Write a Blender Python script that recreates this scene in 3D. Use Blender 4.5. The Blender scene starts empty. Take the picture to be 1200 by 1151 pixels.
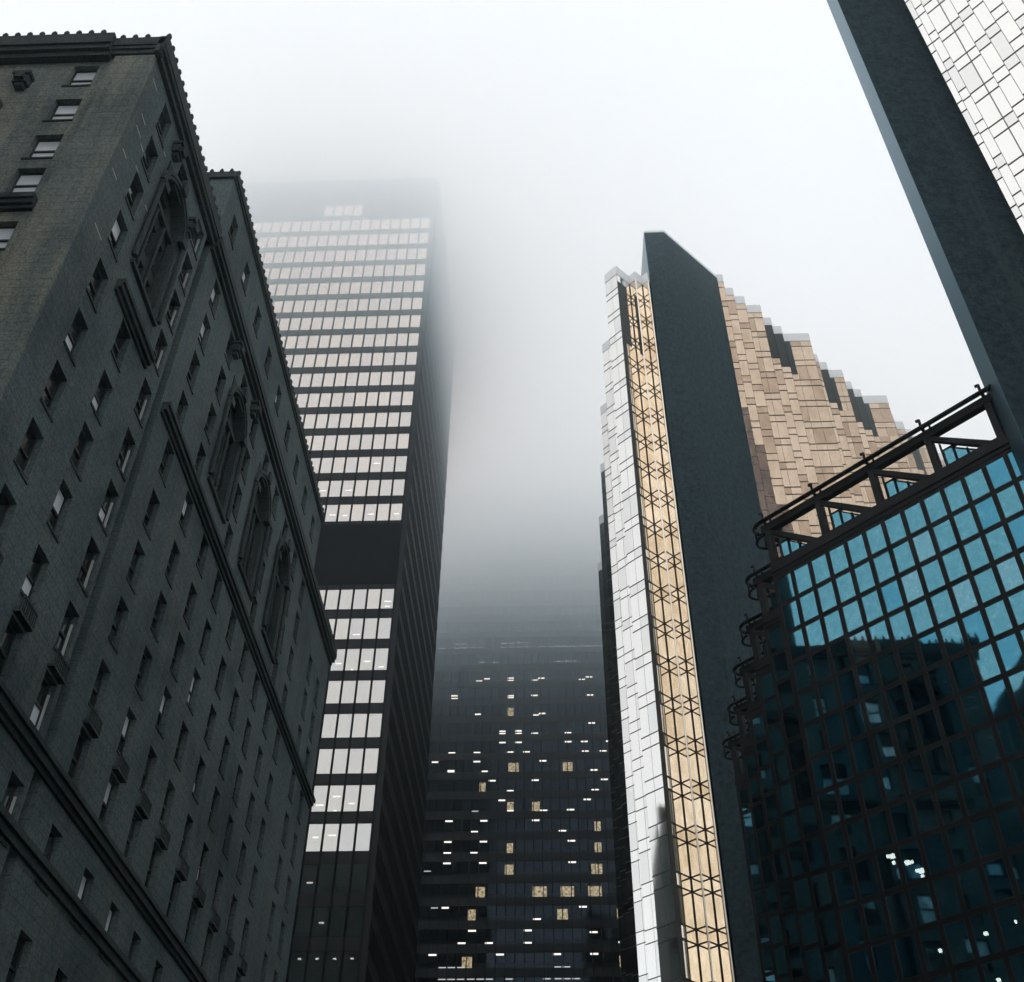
import bpy, math, random
from mathutils import Vector, Matrix
random.seed(7)
S = bpy.context.scene
COL = S.collection
CZ = 1.7                       # eye height: every measured height below is above the eye

# ------------------------------------------------------------------ camera
FPX, HEAD, PITCH, ROLL = 1306.6, 2.5, 42.07, 0.513
h, p, r = (math.radians(a) for a in (HEAD, PITCH, ROLL))
FW = Vector((-math.sin(h)*math.cos(p), math.cos(h)*math.cos(p), math.sin(p)))
rt = Vector((math.cos(h), math.sin(h), 0)); up = rt.cross(FW)
RT = rt*math.cos(r)+up*math.sin(r); UP = up*math.cos(r)-rt*math.sin(r)
cam = bpy.data.cameras.new('camera'); camo = bpy.data.objects.new('camera', cam); COL.objects.link(camo)
cam.sensor_fit = 'HORIZONTAL'; cam.sensor_width = 36; cam.lens = 36*FPX/1200
cam.clip_start = 0.1; cam.clip_end = 3000
camo.matrix_world = Matrix(((RT.x, UP.x, -FW.x, 0), (RT.y, UP.y, -FW.y, 0), (RT.z, UP.z, -FW.z, CZ), (0, 0, 0, 1)))
S.camera = camo

# ------------------------------------------------------------------ sky, sun, exposure
SUN_EL, SUN_AZ = 48, 200       # azimuth clockwise from +Y (street direction)
w = bpy.data.worlds.new('World'); S.world = w; w.use_nodes = True
nt = w.node_tree; bg = nt.nodes['Background']
sky = nt.nodes.new('ShaderNodeTexSky'); sky.sky_type = 'NISHITA'; sky.sun_disc = False
sky.sun_elevation = math.radians(SUN_EL); sky.sun_rotation = math.radians(SUN_AZ)
sky.dust_density = 6; sky.air_density = 1.5
mx = nt.nodes.new('ShaderNodeMix'); mx.data_type = 'RGBA'; mx.inputs[0].default_value = 0.86
mx.inputs[7].default_value = (9.2, 9.85, 10.3, 1)     # even overcast
nt.links.new(sky.outputs[0], mx.inputs[6]); nt.links.new(mx.outputs[2], bg.inputs[0])
bg.inputs[1].default_value = 0.15
sl = bpy.data.lights.new('sun', 'SUN'); sl.energy = 0.6; sl.angle = math.radians(25); sl.color = (1, .97, .93)
so = bpy.data.objects.new('sun', sl); COL.objects.link(so)
az, el = math.radians(SUN_AZ), math.radians(SUN_EL)
sd = Vector((math.sin(az)*math.cos(el), math.cos(az)*math.cos(el), math.sin(el)))
so.rotation_euler = sd.to_track_quat('Z', 'Y').to_euler(); so.location = sd*150
V = S.view_settings
V.view_transform = 'Standard'; V.look = 'None'; V.gamma = 1; V.use_curve_mapping = False; V.exposure = -0.15
S.cycles.max_bounces = 28; S.cycles.diffuse_bounces = 2; S.cycles.glossy_bounces = 4
S.cycles.transparent_max_bounces = 12; S.cycles.volume_bounces = 24; S.cycles.transmission_bounces = 2
S.cycles.sample_clamp_indirect = 4.0
S.cycles.use_fast_gi = False

# ------------------------------------------------------------------ helpers
class MB:
    """collects quads and boxes in eye-based metres, builds one mesh"""
    def __init__(s): s.v = []; s.f = []; s.m = []
    def poly(s, pts, m=0):
        i = len(s.v); s.v += [tuple(q) for q in pts]; s.f.append(tuple(range(i, i+len(pts)))); s.m.append(m)
    def hexa(s, a, m=0):       # a: 4 bottom (ccw from above), 4 top
        i = len(s.v); s.v += [tuple(q) for q in a]
        for f in ((3, 2, 1, 0), (4, 5, 6, 7), (0, 1, 5, 4), (1, 2, 6, 5), (2, 3, 7, 6), (3, 0, 4, 7)):
            s.f.append(tuple(i+k for k in f)); s.m.append(m)
    def box(s, x0, x1, y0, y1, z0, z1, m=0):
        s.hexa([(x0, y0, z0), (x1, y0, z0), (x1, y1, z0), (x0, y1, z0), (x0, y0, z1), (x1, y0, z1), (x1, y1, z1), (x0, y1, z1)], m)
    def prism(s, plan, z0, z1, m=0):   # plan: ccw xy list
        n = len(plan); i = len(s.v)
        s.v += [(x, y, z0) for x, y in plan]+[(x, y, z1) for x, y in plan]
        s.f.append(tuple(i+k for k in range(n-1, -1, -1))); s.m.append(m)
        s.f.append(tuple(i+n+k for k in range(n))); s.m.append(m)
        for k in range(n):
            j = (k+1) % n; s.f.append((i+k, i+j, i+n+j, i+n+k)); s.m.append(m)
    def bar(s, a, b, rad, n=8, m=0):
        a, b = Vector(a), Vector(b); d = (b-a).normalized()
        e = d.orthogonal().normalized(); g = d.cross(e); i = len(s.v)
        for q in (a, b):
            for k in range(n):
                t = 2*math.pi*k/n; s.v.append(tuple(q+e*math.cos(t)*rad+g*math.sin(t)*rad))
        for k in range(n):
            j = (k+1) % n; s.f.append((i+k, i+j, i+n+j, i+n+k)); s.m.append(m)
        s.f.append(tuple(i+k for k in range(n-1, -1, -1))); s.m.append(m)
        s.f.append(tuple(i+n+k for k in range(n))); s.m.append(m)
    def build(s, name, mats, parent=None, smooth=False):
        me = bpy.data.meshes.new(name)
        o = bpy.data.objects.new(name, me); COL.objects.link(o)
        off = parent_loc(parent) if parent else Vector((0, 0, 0))
        me.from_pydata([(x-off.x, y-off.y, z+CZ-off.z) for x, y, z in s.v], [], s.f)
        for m in (mats if isinstance(mats, (list, tuple)) else [mats]): me.materials.append(m)
        me.polygons.foreach_set('material_index', s.m)
        if smooth: me.polygons.foreach_set('use_smooth', [True]*len(s.f))
        me.update()
        if parent: o.parent = parent
        return o

def parent_loc(o):
    l = Vector((0, 0, 0))
    while o: l = l+o.location; o = o.parent
    return l

class Face:
    """a vertical facade: origin (x,y), unit direction u; the outward normal is to the right of u"""
    def __init__(s, ox, oy, ux, uy):
        l = math.hypot(ux, uy); s.o = (ox, oy); s.u = (ux/l, uy/l); s.n = (s.u[1], -s.u[0])
    def p(s, t, d, z): return (s.o[0]+s.u[0]*t+s.n[0]*d, s.o[1]+s.u[1]*t+s.n[1]*d, z)
    def slab(s, mb, t0, t1, d0, d1, z0, z1, m=0):
        P = s.p
        mb.hexa([P(t0, d1, z0), P(t1, d1, z0), P(t1, d0, z0), P(t0, d0, z0), P(t0, d1, z1), P(t1, d1, z1), P(t1, d0, z1), P(t0, d0, z1)], m)
    def quad(s, mb, t0, t1, d, z0, z1, m=0, jit=0.0):
        j = lambda: random.uniform(-jit, jit)
        # a pane is rigid: tilt it about both axes instead of warping it
        a, b = j(), j()
        mb.poly([s.p(t0, d-a-b, z0), s.p(t1, d+a-b, z0), s.p(t1, d+a+b, z1), s.p(t0, d-a+b, z1)], m)

def holes_wall(mb, F, t0, t1, z0, z1, holes, depth, m=0, mr=0):
    zs = sorted({z0, z1, *[q for h_ in holes for q in (h_[2], h_[3]) if z0 < q < z1]})
    for a, b in zip(zs, zs[1:]):
        c = (a+b)/2
        act = sorted((h_[0], h_[1]) for h_ in holes if h_[2] < c < h_[3])
        t = t0
        for x, y in act:
            if x > t: F.quad(mb, t, x, 0, a, b, m)
            t = max(t, y)
        if t < t1: F.quad(mb, t, t1, 0, a, b, m)
    for x, y, a, b in holes:
        P = F.p; D = -depth
        mb.poly([P(x, 0, a), P(x, D, a), P(x, D, b), P(x, 0, b)], mr)
        mb.poly([P(y, D, a), P(y, 0, a), P(y, 0, b), P(y, D, b)], mr)
        mb.poly([P(x, 0, a), P(y, 0, a), P(y, D, a), P(x, D, a)], mr)
        mb.poly([P(x, D, b), P(y, D, b), P(y, 0, b), P(x, 0, b)], mr)

def thing(name, label, cat, loc, group=None):
    o = bpy.data.objects.new(name, None); COL.objects.link(o)
    o.location = loc; o['label'] = label; o['category'] = cat; o.empty_display_size = 0.5
    if group: o['group'] = group
    return o

def screen(q):
    d = Vector(q); z = d.dot(FW)
    if z < 0.1: return None
    return 600+FPX*d.dot(RT)/z, 575.5-FPX*d.dot(UP)/z

def seen_area(pts):
    s = [screen(q) for q in pts]
    if any(a is None for a in s): return 0
    cx = sum(a[0] for a in s)/len(s); cy = sum(a[1] for a in s)/len(s)
    if not (0 <= cx <= 1200 and 0 <= cy <= 1151): return 0
    A = 0
    for a, b in zip(s, s[1:]+s[:1]): A += a[0]*b[1]-b[0]*a[1]
    return abs(A)/2

# ------------------------------------------------------------------ materials
def mat(name, col, rough=.7, metal=0.0, spec=.3):
    m = bpy.data.materials.new(name); m.use_nodes = True
    b = m.node_tree.nodes['Principled BSDF']
    b.inputs['Base Color'].default_value = (*col, 1); b.inputs['Roughness'].default_value = rough
    b.inputs['Metallic'].default_value = metal; b.inputs['Specular IOR Level'].default_value = spec
    return m
def nd(m, t): return m.node_tree.nodes.new(t)
def ln(m, a, b): m.node_tree.links.new(a, b)
def coords(m, scale=(1, 1, 1)):
    tc = nd(m, 'ShaderNodeTexCoord'); mp = nd(m, 'ShaderNodeMapping'); mp.inputs['Scale'].default_value = scale
    ln(m, tc.outputs['Object'], mp.inputs[0]); return mp.outputs[0]
def noise(m, vec, scale, detail=4, rough=.6, dist=0):
    n = nd(m, 'ShaderNodeTexNoise'); n.inputs['Scale'].default_value = scale; n.inputs['Detail'].default_value = detail
    n.inputs['Roughness'].default_value = rough; n.inputs['Distortion'].default_value = dist
    ln(m, vec, n.inputs['Vector']); return n.outputs[0]
def ramp(m, fac, stops):
    c = nd(m, 'ShaderNodeValToRGB'); e = c.color_ramp.elements
    while len(e) < len(stops): e.new(.5)
    for k, (pos, col) in enumerate(stops): e[k].position = pos; e[k].color = (*col, 1)
    ln(m, fac, c.inputs[0]); return c.outputs[0]
def mixc(m, fac, a, b, mode='MIX'):
    x = nd(m, 'ShaderNodeMix'); x.data_type = 'RGBA'; x.blend_type = mode
    for s_, v in ((0, fac), (6, a), (7, b)):
        if hasattr(v, 'links'): ln(m, v, x.inputs[s_])
        else: x.inputs[s_].default_value = v if s_ == 0 else (*v, 1)
    return x.outputs[2]
def bump(m, height, strength, dist):
    b = nd(m, 'ShaderNodeBump'); b.inputs['Strength'].default_value = strength; b.inputs['Distance'].default_value = dist
    ln(m, height, b.inputs['Height']); ln(m, b.outputs[0], m.node_tree.nodes['Principled BSDF'].inputs['Normal'])
def base(m, c): ln(m, c, m.node_tree.nodes['Principled BSDF'].inputs['Base Color'])

def stone(name, dark, mid, tan, tan_amt):
    m = mat(name, mid, .9, 0, .15)
    v = coords(m)
    big = noise(m, v, .16, 6, .65, .4); streak = noise(m, coords(m, (1, 1, .12)), .9, 5, .65)
    grain = noise(m, v, 9, 5, .75); fine = noise(m, v, 38, 3, .7)
    c = ramp(m, big, [(.32, dark), (.52, mid), (.72, tuple(x*1.25 for x in mid))])
    c = mixc(m, ramp(m, streak, [(.46, (0, 0, 0)), (.62, (tan_amt,)*3)]), c, tan)
    c = mixc(m, .55, c, ramp(m, grain, [(.34, (.25,)*3), (.68, (1.75,)*3)]), 'MULTIPLY')
    c = mixc(m, .5, c, ramp(m, fine, [(.34, (.35,)*3), (.68, (1.65,)*3)]), 'MULTIPLY')
    # ashlar joints
    br = nd(m, 'ShaderNodeTexBrick'); br.inputs['Scale'].default_value = 1.0
    br.inputs['Brick Width'].default_value = 1.25; br.inputs['Row Height'].default_value = .5; br.inputs['Mortar Size'].default_value = .022
    tc = nd(m, 'ShaderNodeTexCoord'); sx = nd(m, 'ShaderNodeSeparateXYZ'); ln(m, tc.outputs['Object'], sx.inputs[0])
    ad = nd(m, 'ShaderNodeMath'); ln(m, sx.outputs[0], ad.inputs[0]); ln(m, sx.outputs[1], ad.inputs[1])
    cb = nd(m, 'ShaderNodeCombineXYZ'); ln(m, ad.outputs[0], cb.inputs[0]); ln(m, sx.outputs[2], cb.inputs[1]); ln(m, cb.outputs[0], br.inputs['Vector'])
    c = mixc(m, .5, c, ramp(m, br.outputs['Fac'], [(0, (1, 1, 1)), (1, (.35,)*3)]), 'MULTIPLY')
    base(m, c); bump(m, grain, .6, .04)
    return m

def mirror(name, col, rough=.04, wave=.0, wscale=.5, mottle=None, metal=1.0):
    m = mat(name, col, rough, metal, .5)
    v = coords(m)
    if mottle:
        n1 = noise(m, coords(m, (1, 1, .45)), mottle[0], 5, .7, .6)
        base(m, ramp(m, n1, [(.34, mottle[1]), (.6, col)]))
    if wave: bump(m, noise(m, v, wscale, 2, .5), 1.0, wave)
    return m

def emit(name, col, strength, blot=None):
    m = bpy.data.materials.new(name); m.use_nodes = True; t = m.node_tree
    t.nodes.remove(t.nodes['Principled BSDF']); e = t.nodes.new('ShaderNodeEmission')
    e.inputs[0].default_value = (*col, 1); e.inputs[1].default_value = strength
    ln(m, e.outputs[0], t.nodes['Material Output'].inputs[0])
    if blot: ln(m, ramp(m, noise(m, coords(m), blot, 4, .7), [(.36, tuple(c*.03 for c in col)), (.62, col)]), e.inputs[0])
    m.cycles.emission_sampling = 'NONE'
    return m

def see_glass(name, tint, through, rough=.03, refl=1.0, wave=0, fres=None, mott=None):
    """coated glass: part mirror, part tinted transparency"""
    m = bpy.data.materials.new(name); m.use_nodes = True; t = m.node_tree
    t.nodes.remove(t.nodes['Principled BSDF'])
    g = t.nodes.new('ShaderNodeBsdfGlossy'); g.inputs['Color'].default_value = (*tint, 1); g.inputs['Roughness'].default_value = rough
    if mott:
        n1 = noise(m, coords(m), mott[0], 6, .75, .8)
        ln(m, ramp(m, n1, [(.3, mott[1]), (.55, tint), (.75, mott[2])]), g.inputs['Color'])
    tr = t.nodes.new('ShaderNodeBsdfTransparent'); tr.inputs[0].default_value = (*through, 1)
    x = t.nodes.new('ShaderNodeMixShader'); x.inputs[0].default_value = refl
    if fres:
        f = t.nodes.new('ShaderNodeFresnel'); f.inputs[0].default_value = fres; ln(m, f.outputs[0], x.inputs[0])
    ln(m, tr.outputs[0], x.inputs[1]); ln(m, g.outputs[0], x.inputs[2]); ln(m, x.outputs[0], t.nodes['Material Output'].inputs[0])
    if wave:
        b = nd(m, 'ShaderNodeBump'); b.inputs['Distance'].default_value = wave; ln(m, noise(m, coords(m), .6, 2), b.inputs['Height']); ln(m, b.outputs[0], g.inputs['Normal'])
    return m

M = {}
M['stone'] = stone('sooty_limestone', (.034, .051, .057), (.068, .093, .097), (.105, .105, .088), .34)
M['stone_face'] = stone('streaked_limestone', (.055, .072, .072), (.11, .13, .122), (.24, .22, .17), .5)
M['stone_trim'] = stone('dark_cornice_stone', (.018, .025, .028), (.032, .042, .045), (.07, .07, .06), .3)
M['pale'] = mat('pale_mortar', (.33, .34, .33), .9)
M['sash'] = mat('dark_sash', (.02, .022, .022), .6)
M['hglass'] = mirror('old_window_glass', (.40, .44, .46), .07, .02, 1.2)
M['blind'] = mat('pale_blind_behind_glass', (.50, .54, .57), .35, 0, .5)
M['darkpane'] = mat('unlit_window_glass', (.012, .015, .017), .12, 0, .4)
M['iron'] = mat('black_iron', (.006, .0065, .007), .6, 0, .15)
M['steel'] = mat('black_steel', (.010, .012, .015), .6, 0, .2)
M['steel2'] = mat('black_louvre_steel', (.008, .010, .012), .8, 0, .08)
M['tdglass'] = see_glass('silvered_window_glass', (.585, .58, .56), (.8, .8, .8), .02, .90, .001)
M['dimglass'] = mirror('dim_window_glass', (.03, .035, .04), .08, 0, metal=0)
M['backglass'] = see_glass('smoked_blue_window_glass', (.42, .62, .85), (.75, .75, .75), .05, .5, 0, 1.45)
M['backwall'] = mat('dark_office_interior', (.010, .018, .028), .9)
M['strip'] = emit('ceiling_strip_light', (1, .95, .86), 2.0)
M['strip_near'] = emit('office_strip_light', (1, .95, .86), 7.0)
M['stripdim'] = emit('dim_strip_light', (.9, .95, 1), .9)
M['room'] = emit('lit_room', (1, .82, .5), 1.0, 2.2)
M['pylon'] = mat('dark_slab_cladding', (.04, .06, .07), 1, 0, .02)
M['pylon_pale'] = mirror('polished_slab_edge', (.085, .165, .215), .3)
M['joint'] = mat('dark_glazing_joint', (.02, .018, .015), .6)
M['pjoint'] = mat('grey_glazing_joint', (.20, .195, .185), .5)
M['mjoint'] = mat('brown_transom', (.07, .065, .06), .6)
M['wglass'] = mirror('gold_glass_glare', (.83, .82, .79), .06)  # same gold glass, the sky's glare put into a paler tint
M['wglass2'] = mirror('gold_glass_glare_grey', (.74, .735, .715), .06)
M['gold'] = mirror('gold_glass', (.56, .445, .335), .09, .002, .9, (.30, (.44, .335, .24)))  # brown mottling in the tint stands for reflections of the facing tower
M['gold2'] = mirror('gold_glass_deep', (.43, .325, .235), .09, .002, .9, (.4, (.33, .24, .17)))
M['gold_dark_refl'] = mirror('gold_glass_dark_reflection', (.17, .125, .10), .1, .004, .9, (.8, (.08, .065, .06)))  # gold panes with a dark reflection painted into the colour
M['amber'] = mirror('amber_glass', (.885, .80, .685), .06, .001, .9, (.9, (.76, .665, .53)))
M['amber2'] = mirror('amber_glass_deep', (.80, .70, .56), .06, .001, .9, (.9, (.66, .55, .42)))
M['parapet'] = mat('grey_parapet_panel', (.78, .79, .80), .5, 0)
M['louvre'] = mat('plant_louvre', (.05, .055, .055), .5, .2)
BLUES = [see_glass('blue_atrium_glass', (.105, .29, .365), (.16, .2, .22), .03, .88, .002, None, (3.0, (.065, .235, .31), (.185, .39, .455))),
         see_glass('blue_atrium_glass_deep', (.07, .25, .35), (.16, .2, .22), .03, .88, .002, None, (2.3, (.05, .23, .34), (.12, .36, .47))),
         see_glass('blue_atrium_glass_grey', (.15, .32, .39), (.16, .2, .22), .03, .88, .002, None, (3.6, (.09, .29, .38), (.25, .45, .52)))]
M['blue'] = BLUES[0]
M['gasket'] = mat('dark_gasket', (.03, .033, .035), .7, 0, .1)
M['asphalt'] = mat('asphalt', (.05, .05, .05), .85)
M['paving'] = mat('concrete_paving', (.25, .25, .24), .9)
M['block'] = stone('dark_block_stone', (.03, .035, .038), (.05, .06, .06), (.10, .09, .07), .2)

# speckled slab cladding with faint vertical run-off streaks
m = M['pylon']; v = coords(m)
c = ramp(m, noise(m, v, 2.2, 8, .9), [(.34, (.008, .019, .024)), (.66, (.056, .082, .092))])
c = mixc(m, ramp(m, noise(m, coords(m, (1, 1, .015)), 1.1, 3, .6), [(.62, (0, 0, 0)), (.74, (.35,)*3)]), c, (.085, .098, .092))
base(m, c)

# ------------------------------------------------------------------ setting
def structure(name, mb, m):
    o = mb.build(name, m); o['kind'] = 'structure'; return o
g = MB(); g.poly([(-300, -200, -CZ), (300, -200, -CZ), (300, 400, -CZ), (-300, 400, -CZ)]); structure('ground', g, M['paving'])
g = MB(); g.poly([(-15, -190, .004-CZ), (3, -190, .004-CZ), (3, 390, .004-CZ), (-15, 390, .004-CZ)])
structure('road', g, M['asphalt'])
g = MB(); g.box(3, 7, -190, 390, -CZ+.001, .14-CZ); g.box(-17.6, -15, -190, 390, -CZ+.001, .14-CZ); structure('pavement', g, M['paving'])

# ------------------------------------------------------------------ hotel
XH, YH = -18.15, 24.85
hotel = thing('stone_hotel', 'dark sooty limestone hotel with tall arched bays, small sash windows and a spiked cornice', 'building', (-35, 50, 0))
FL = Face(XH, YH, 0, 1)                      # long face, t = y - YH, normal +x
FN = Face(-62, YH, 1, 0)                     # narrow face, t = x + 62, normal -y
WIN = []                                     # (face, t centre, z bottom, width, height, depth, label)
holesL, holesN, holesU = [], [], []
tops = [50.1, 47.1, 44.1, 41.06, 37.63, 34.4, 31.34, 28.25, 25.1, 22.0, 18.0, 14.2, 11.0, 7.8, 4.6]
cols1 = [27.4, 30.6, 33.95]
cols2 = [37.9, 41.6, 44.95, 48.1, 51.6, 54.9, 58.2, 61.6, 64.9]
cols3 = [70.4, 73.6]
ARCH = [30.75, 44.85, 52.1, 58.9]
AW = 1.75                                    # half width of an arched bay
WD, WH, DEP = 1.12, 2.08, .34
XU, YU0, YU1, ZU = -19.4, 38.4, 71.8, 62.4      # set-back top storey
for ci, cy in enumerate(cols1+cols2+cols3):
    inarch = any(abs(cy-a) < AW+.4 for a in ARCH)
    for k, t in enumerate(tops):
        if inarch and k in (1, 2, 3): continue
        if cy in cols3 and k == 0: continue
        holesL.append((cy-YH-WD/2, cy-YH+WD/2, t-WH, t)); WIN.append((FL, cy-YH, t-WH))
for a in ARCH: holesL.append((a-YH-AW, a-YH+AW, 40.35, 48.5))
for xx in (-21.0, -24.9, -28.3, -31.7, -35.1, -38.5, -42):
    for k, t in enumerate([50.05, 46.97, 43.9, 41.25, 37.4, 34.3, 31.2, 28.1, 25.0]):
        if abs(xx+24.9) < .1 and k in (0, 1): continue
        x_ = xx-.35
        holesN.append((x_+62-.62, x_+62+.62, t-1.85, t)); WIN.append((FN, x_+62, t-1.85))
mb = MB()
NSPLIT = 10.35                               # y - YH of the recessed channel
lo1 = [q for q in holesL if q[1] < NSPLIT]; lo2 = [q for q in holesL if NSPLIT <= q[0]]
holes_wall(mb, FL, 0, NSPLIT-.35, -CZ, 51.0, lo1, DEP)
holes_wall(mb, FL, NSPLIT+.35, 51.6, -CZ, 51.0, lo2, DEP)
P = FL.p; q0, q1 = NSPLIT-.35, NSPLIT+.35
mb.poly([P(q0, -.55, -CZ), P(q1, -.55, -CZ), P(q1, -.55, 51.0), P(q0, -.55, 51.0)])
mb.poly([P(q0, 0, -CZ), P(q0, -.55, -CZ), P(q0, -.55, 51.0), P(q0, 0, 51.0)]); mb.poly([P(q1, -.55, -CZ), P(q1, 0, -CZ), P(q1, 0, 51.0), P(q1, -.55, 51.0)])
mb.poly([(XH, YH, 51.0), (XH, YH+51.6, 51.0), (-62, YH+51.6, 51.0), (-62, YH, 51.0)])
mb.poly([(XH, YH+51.6, -CZ), (-62, YH+51.6, -CZ), (-62, YH+51.6, 51.0), (XH, YH+51.6, 51.0)])
FU = Face(XU, YU0, 0, 1); hu = []
for k in range(9):
    t = 1.9+3.62*k; hu.append((t-.55, t+.55, 57.9, 60.0)); hu.append((t-.55, t+.55, 53.6, 55.9))
    WIN.append((FU, t, 57.9)); WIN.append((FU, t, 53.7))
holes_wall(mb, FU, 0, YU1-YU0, 51.0, ZU-.4, hu, DEP)
mb.poly([(-62, YU0, 51.0), (XU, YU0, 51.0), (XU, YU0, ZU-.4), (-62, YU0, ZU-.4)]); mb.poly([(XU, YU1, 51.0), (-62, YU1, 51.0), (-62, YU1, ZU-.4), (XU, YU1, ZU-.4)])
mb.poly([(XU, YU0, ZU-.4), (XU, YU1, ZU-.4), (-62, YU1, ZU-.4), (-62, YU0, ZU-.4)])
wall = mb.build('wall', M['stone'], hotel)
mb = MB(); holes_wall(mb, FN, 0, 62+XH, -CZ, 51.0, holesN, DEP)
FN.slab(mb, 62-20.05, 62+XH+.001, .003, .22, -CZ, 50.5)              # plain corner pier
FN.slab(mb, 62-20.3, 62-20.05, .003, .1, -CZ, 50.4)
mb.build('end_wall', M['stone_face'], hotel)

def arch_bay(a):
    """recessed bay: spandrels, archivolt, two columns, imposts, inner window tiers"""
    mb = MB(); t = a-YH; R = AW-.12; zc = 46.55; n = 18
    P = FL.p
    arc = [(t+R*math.cos(math.pi*k/n), zc+R*math.sin(math.pi*k/n)) for k in range(n+1)]   # right to left
    for (x0, z0), (x1, z1) in zip(arc, arc[1:]):
        mb.poly([P(x0, -.003, z0), P(x0, -.003, 48.5), P(x1, -.003, 48.5), P(x1, -.003, z1)])
        mb.poly([P(x0, -.003, z0), P(x1, -.003, z1), P(x1, -.6, z1), P(x0, -.6, z0)])
        for (ra, rb, dd) in ((R, R+.16, .14), (R+.19, R+.40, .2)):                         # archivolt rings
            f = lambda rad, k_: (t+rad*math.cos(k_), zc+rad*math.sin(k_))
            k0 = math.atan2(z0-zc, x0-t); k1 = math.atan2(z1-zc, x1-t)
            A, B, C, D = f(ra, k0), f(rb, k0), f(rb, k1), f(ra, k1)
            mb.hexa([P(A[0], .003, A[1]), P(B[0], .003, B[1]), P(B[0], dd, B[1]), P(A[0], dd, A[1]), P(D[0], .003, D[1]), P(C[0], .003, C[1]), P(C[0], dd, C[1]), P(D[0], dd, D[1])])
    for sgn in (-1, 1):
        FL.slab(mb, t+sgn*(R-.02)-.12, t+sgn*(R-.02)+.12, -.5, -.05, 40.35, 46.3)          # jamb
        FL.slab(mb, t+sgn*R-.3, t+sgn*R+.3, .003, .32, 46.1, 46.55)                        # impost
        mb.bar(P(t+sgn*(R+.28), .16, 40.5), P(t+sgn*(R+.28), .16, 46.1), .13, 10)
        mb.bar(P(t+sgn*.56, -.42, 40.4), P(t+sgn*.56, -.42, 46.2), .1, 8)                   # inner colonnettes
    FL.slab(mb, t-R, t+R, -.55, -.3, 46.1, 46.4)
    FL.slab(mb, t-R-.2, t+R+.2, .003, .18, 40.15, 40.35)
    FL.slab(mb, t-.25, t+.25, .2, .36, zc+R+.05, zc+R+.75)                                  # keystone
    holes = []
    for zb in (40.6, 43.4):
        for s_ in (-1.12, 0, 1.12): holes.append((t+s_-.38, t+s_+.38, zb, zb+2.1))
    holes.append((t-.5, t+.5, 46.6, 47.7))
    F2 = Face(XH-.6, YH, 0, 1); holes_wall(mb, F2, t-AW, t+AW, 40.35, 48.5, holes, .25)
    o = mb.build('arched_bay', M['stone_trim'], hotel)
    mb = MB()
    for x0, x1, z0, z1 in holes:
        F2.quad(mb, x0, x1, -.25, z0, z1, 0); F2.slab(mb, x0, x1, -.24, -.2, (z0+z1)/2-.05, (z0+z1)/2+.05, 1)
    mb.build('bay_window', [M['darkpane'], M['sash']], o)
for a in ARCH: arch_bay(a)

# cornices and string courses: stepped mouldings
def course(t0, t1, steps, name='string_course', F=FL, m='stone_trim'):
    mb = MB()
    for z0, z1, d in steps: F.slab(mb, t0, t1, .004, d, z0, z1)
    return mb.build(name, M[m], hotel)
course(3.7, 8.2, [(37.75, 37.95, .12), (37.95, 38.2, .28), (38.2, 38.45, .40)])
course(10.9, 51.6, [(37.75, 37.95, .12), (37.95, 38.2, .28), (38.2, 38.45, .40)])
course(-.3, 51.6, [(18.8, 19.0, .12), (19.0, 19.3, .28), (19.3, 19.5, .40)])
course(-.3, 51.6, [(16.0, 16.3, .16), (16.3, 16.55, .3)])
course(0, 62-20.35, [(38.05, 38.25, .18), (38.25, 38.5, .32), (38.5, 38.8, .42)], F=FN)
course(10.75, 51.75, [(50.4, 50.65, .2), (50.65, 50.95, .4), (50.95, 51.5, .5)], 'cornice')
course(-.42, NSPLIT+.3, [(50.55, 50.9, .22), (50.9, 51.15, .38), (51.15, 51.95, .44)], 'cornice')
course(62-20.28, 62+XH+.3, [(50.6, 50.95, .28), (50.95, 51.2, .36), (51.2, 51.9, .42)], 'cornice', FN)
course(0, 62-20.3, [(50.4, 50.75, .36), (50.75, 51.1, .55), (51.1, 52.0, .66)], 'cornice', FN)
course(-.15, YU1-YU0+.1, [(ZU-.8, ZU-.6, .1), (ZU-.6, ZU, .2)], 'cornice', FU)
mb = MB(); mb.box(-62, XU+.19, YU0-.16, YU0-.003, ZU-.6, ZU-.003); mb.build('cornice', M['stone_trim'], hotel)
# antefix spikes along the cornices
FIN = []
t = -.3
while t < NSPLIT: FIN.append(FL.p(t, .36, 51.95)); t += .6
t = .3
while t < 62-20.4: FIN.append(FN.p(t, .58, 52.0)); t += .6
for k in range(3): FIN.append(FN.p(62-20.0+k*.6, .34, 51.9))
t = .1
while t < YU1-YU0: FIN.append(FU.p(t, .12, ZU)); t += .64
for k in range(8): FIN.append((XU-.3-k*.64, YU0-.08, ZU))
t = YU1-YH
while t < 51.8: FIN.append(FL.p(t, .42, 51.5)); t += .5
def finial_mb(mb, q):
    x, y, z = q
    prof = [(.05, 0), (.12, .05), (.145, .15), (.08, .24), (.10, .31), (.015, .43)]; n = 7; i = len(mb.v)
    for rr, zz in prof:
        for k in range(n): mb.v.append((x+rr*math.cos(6.283*k/n), y+rr*math.sin(6.283*k/n), z+zz))
    for j in range(len(prof)-1):
        for k in range(n):
            l = (k+1) % n; mb.f.append((i+j*n+k, i+j*n+l, i+(j+1)*n+l, i+(j+1)*n+k)); mb.m.append(0)
FIN.sort(key=lambda q: (screen(q) is None or not (0 < screen(q)[0] < 1200), Vector(q).length))
base_me = None
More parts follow.
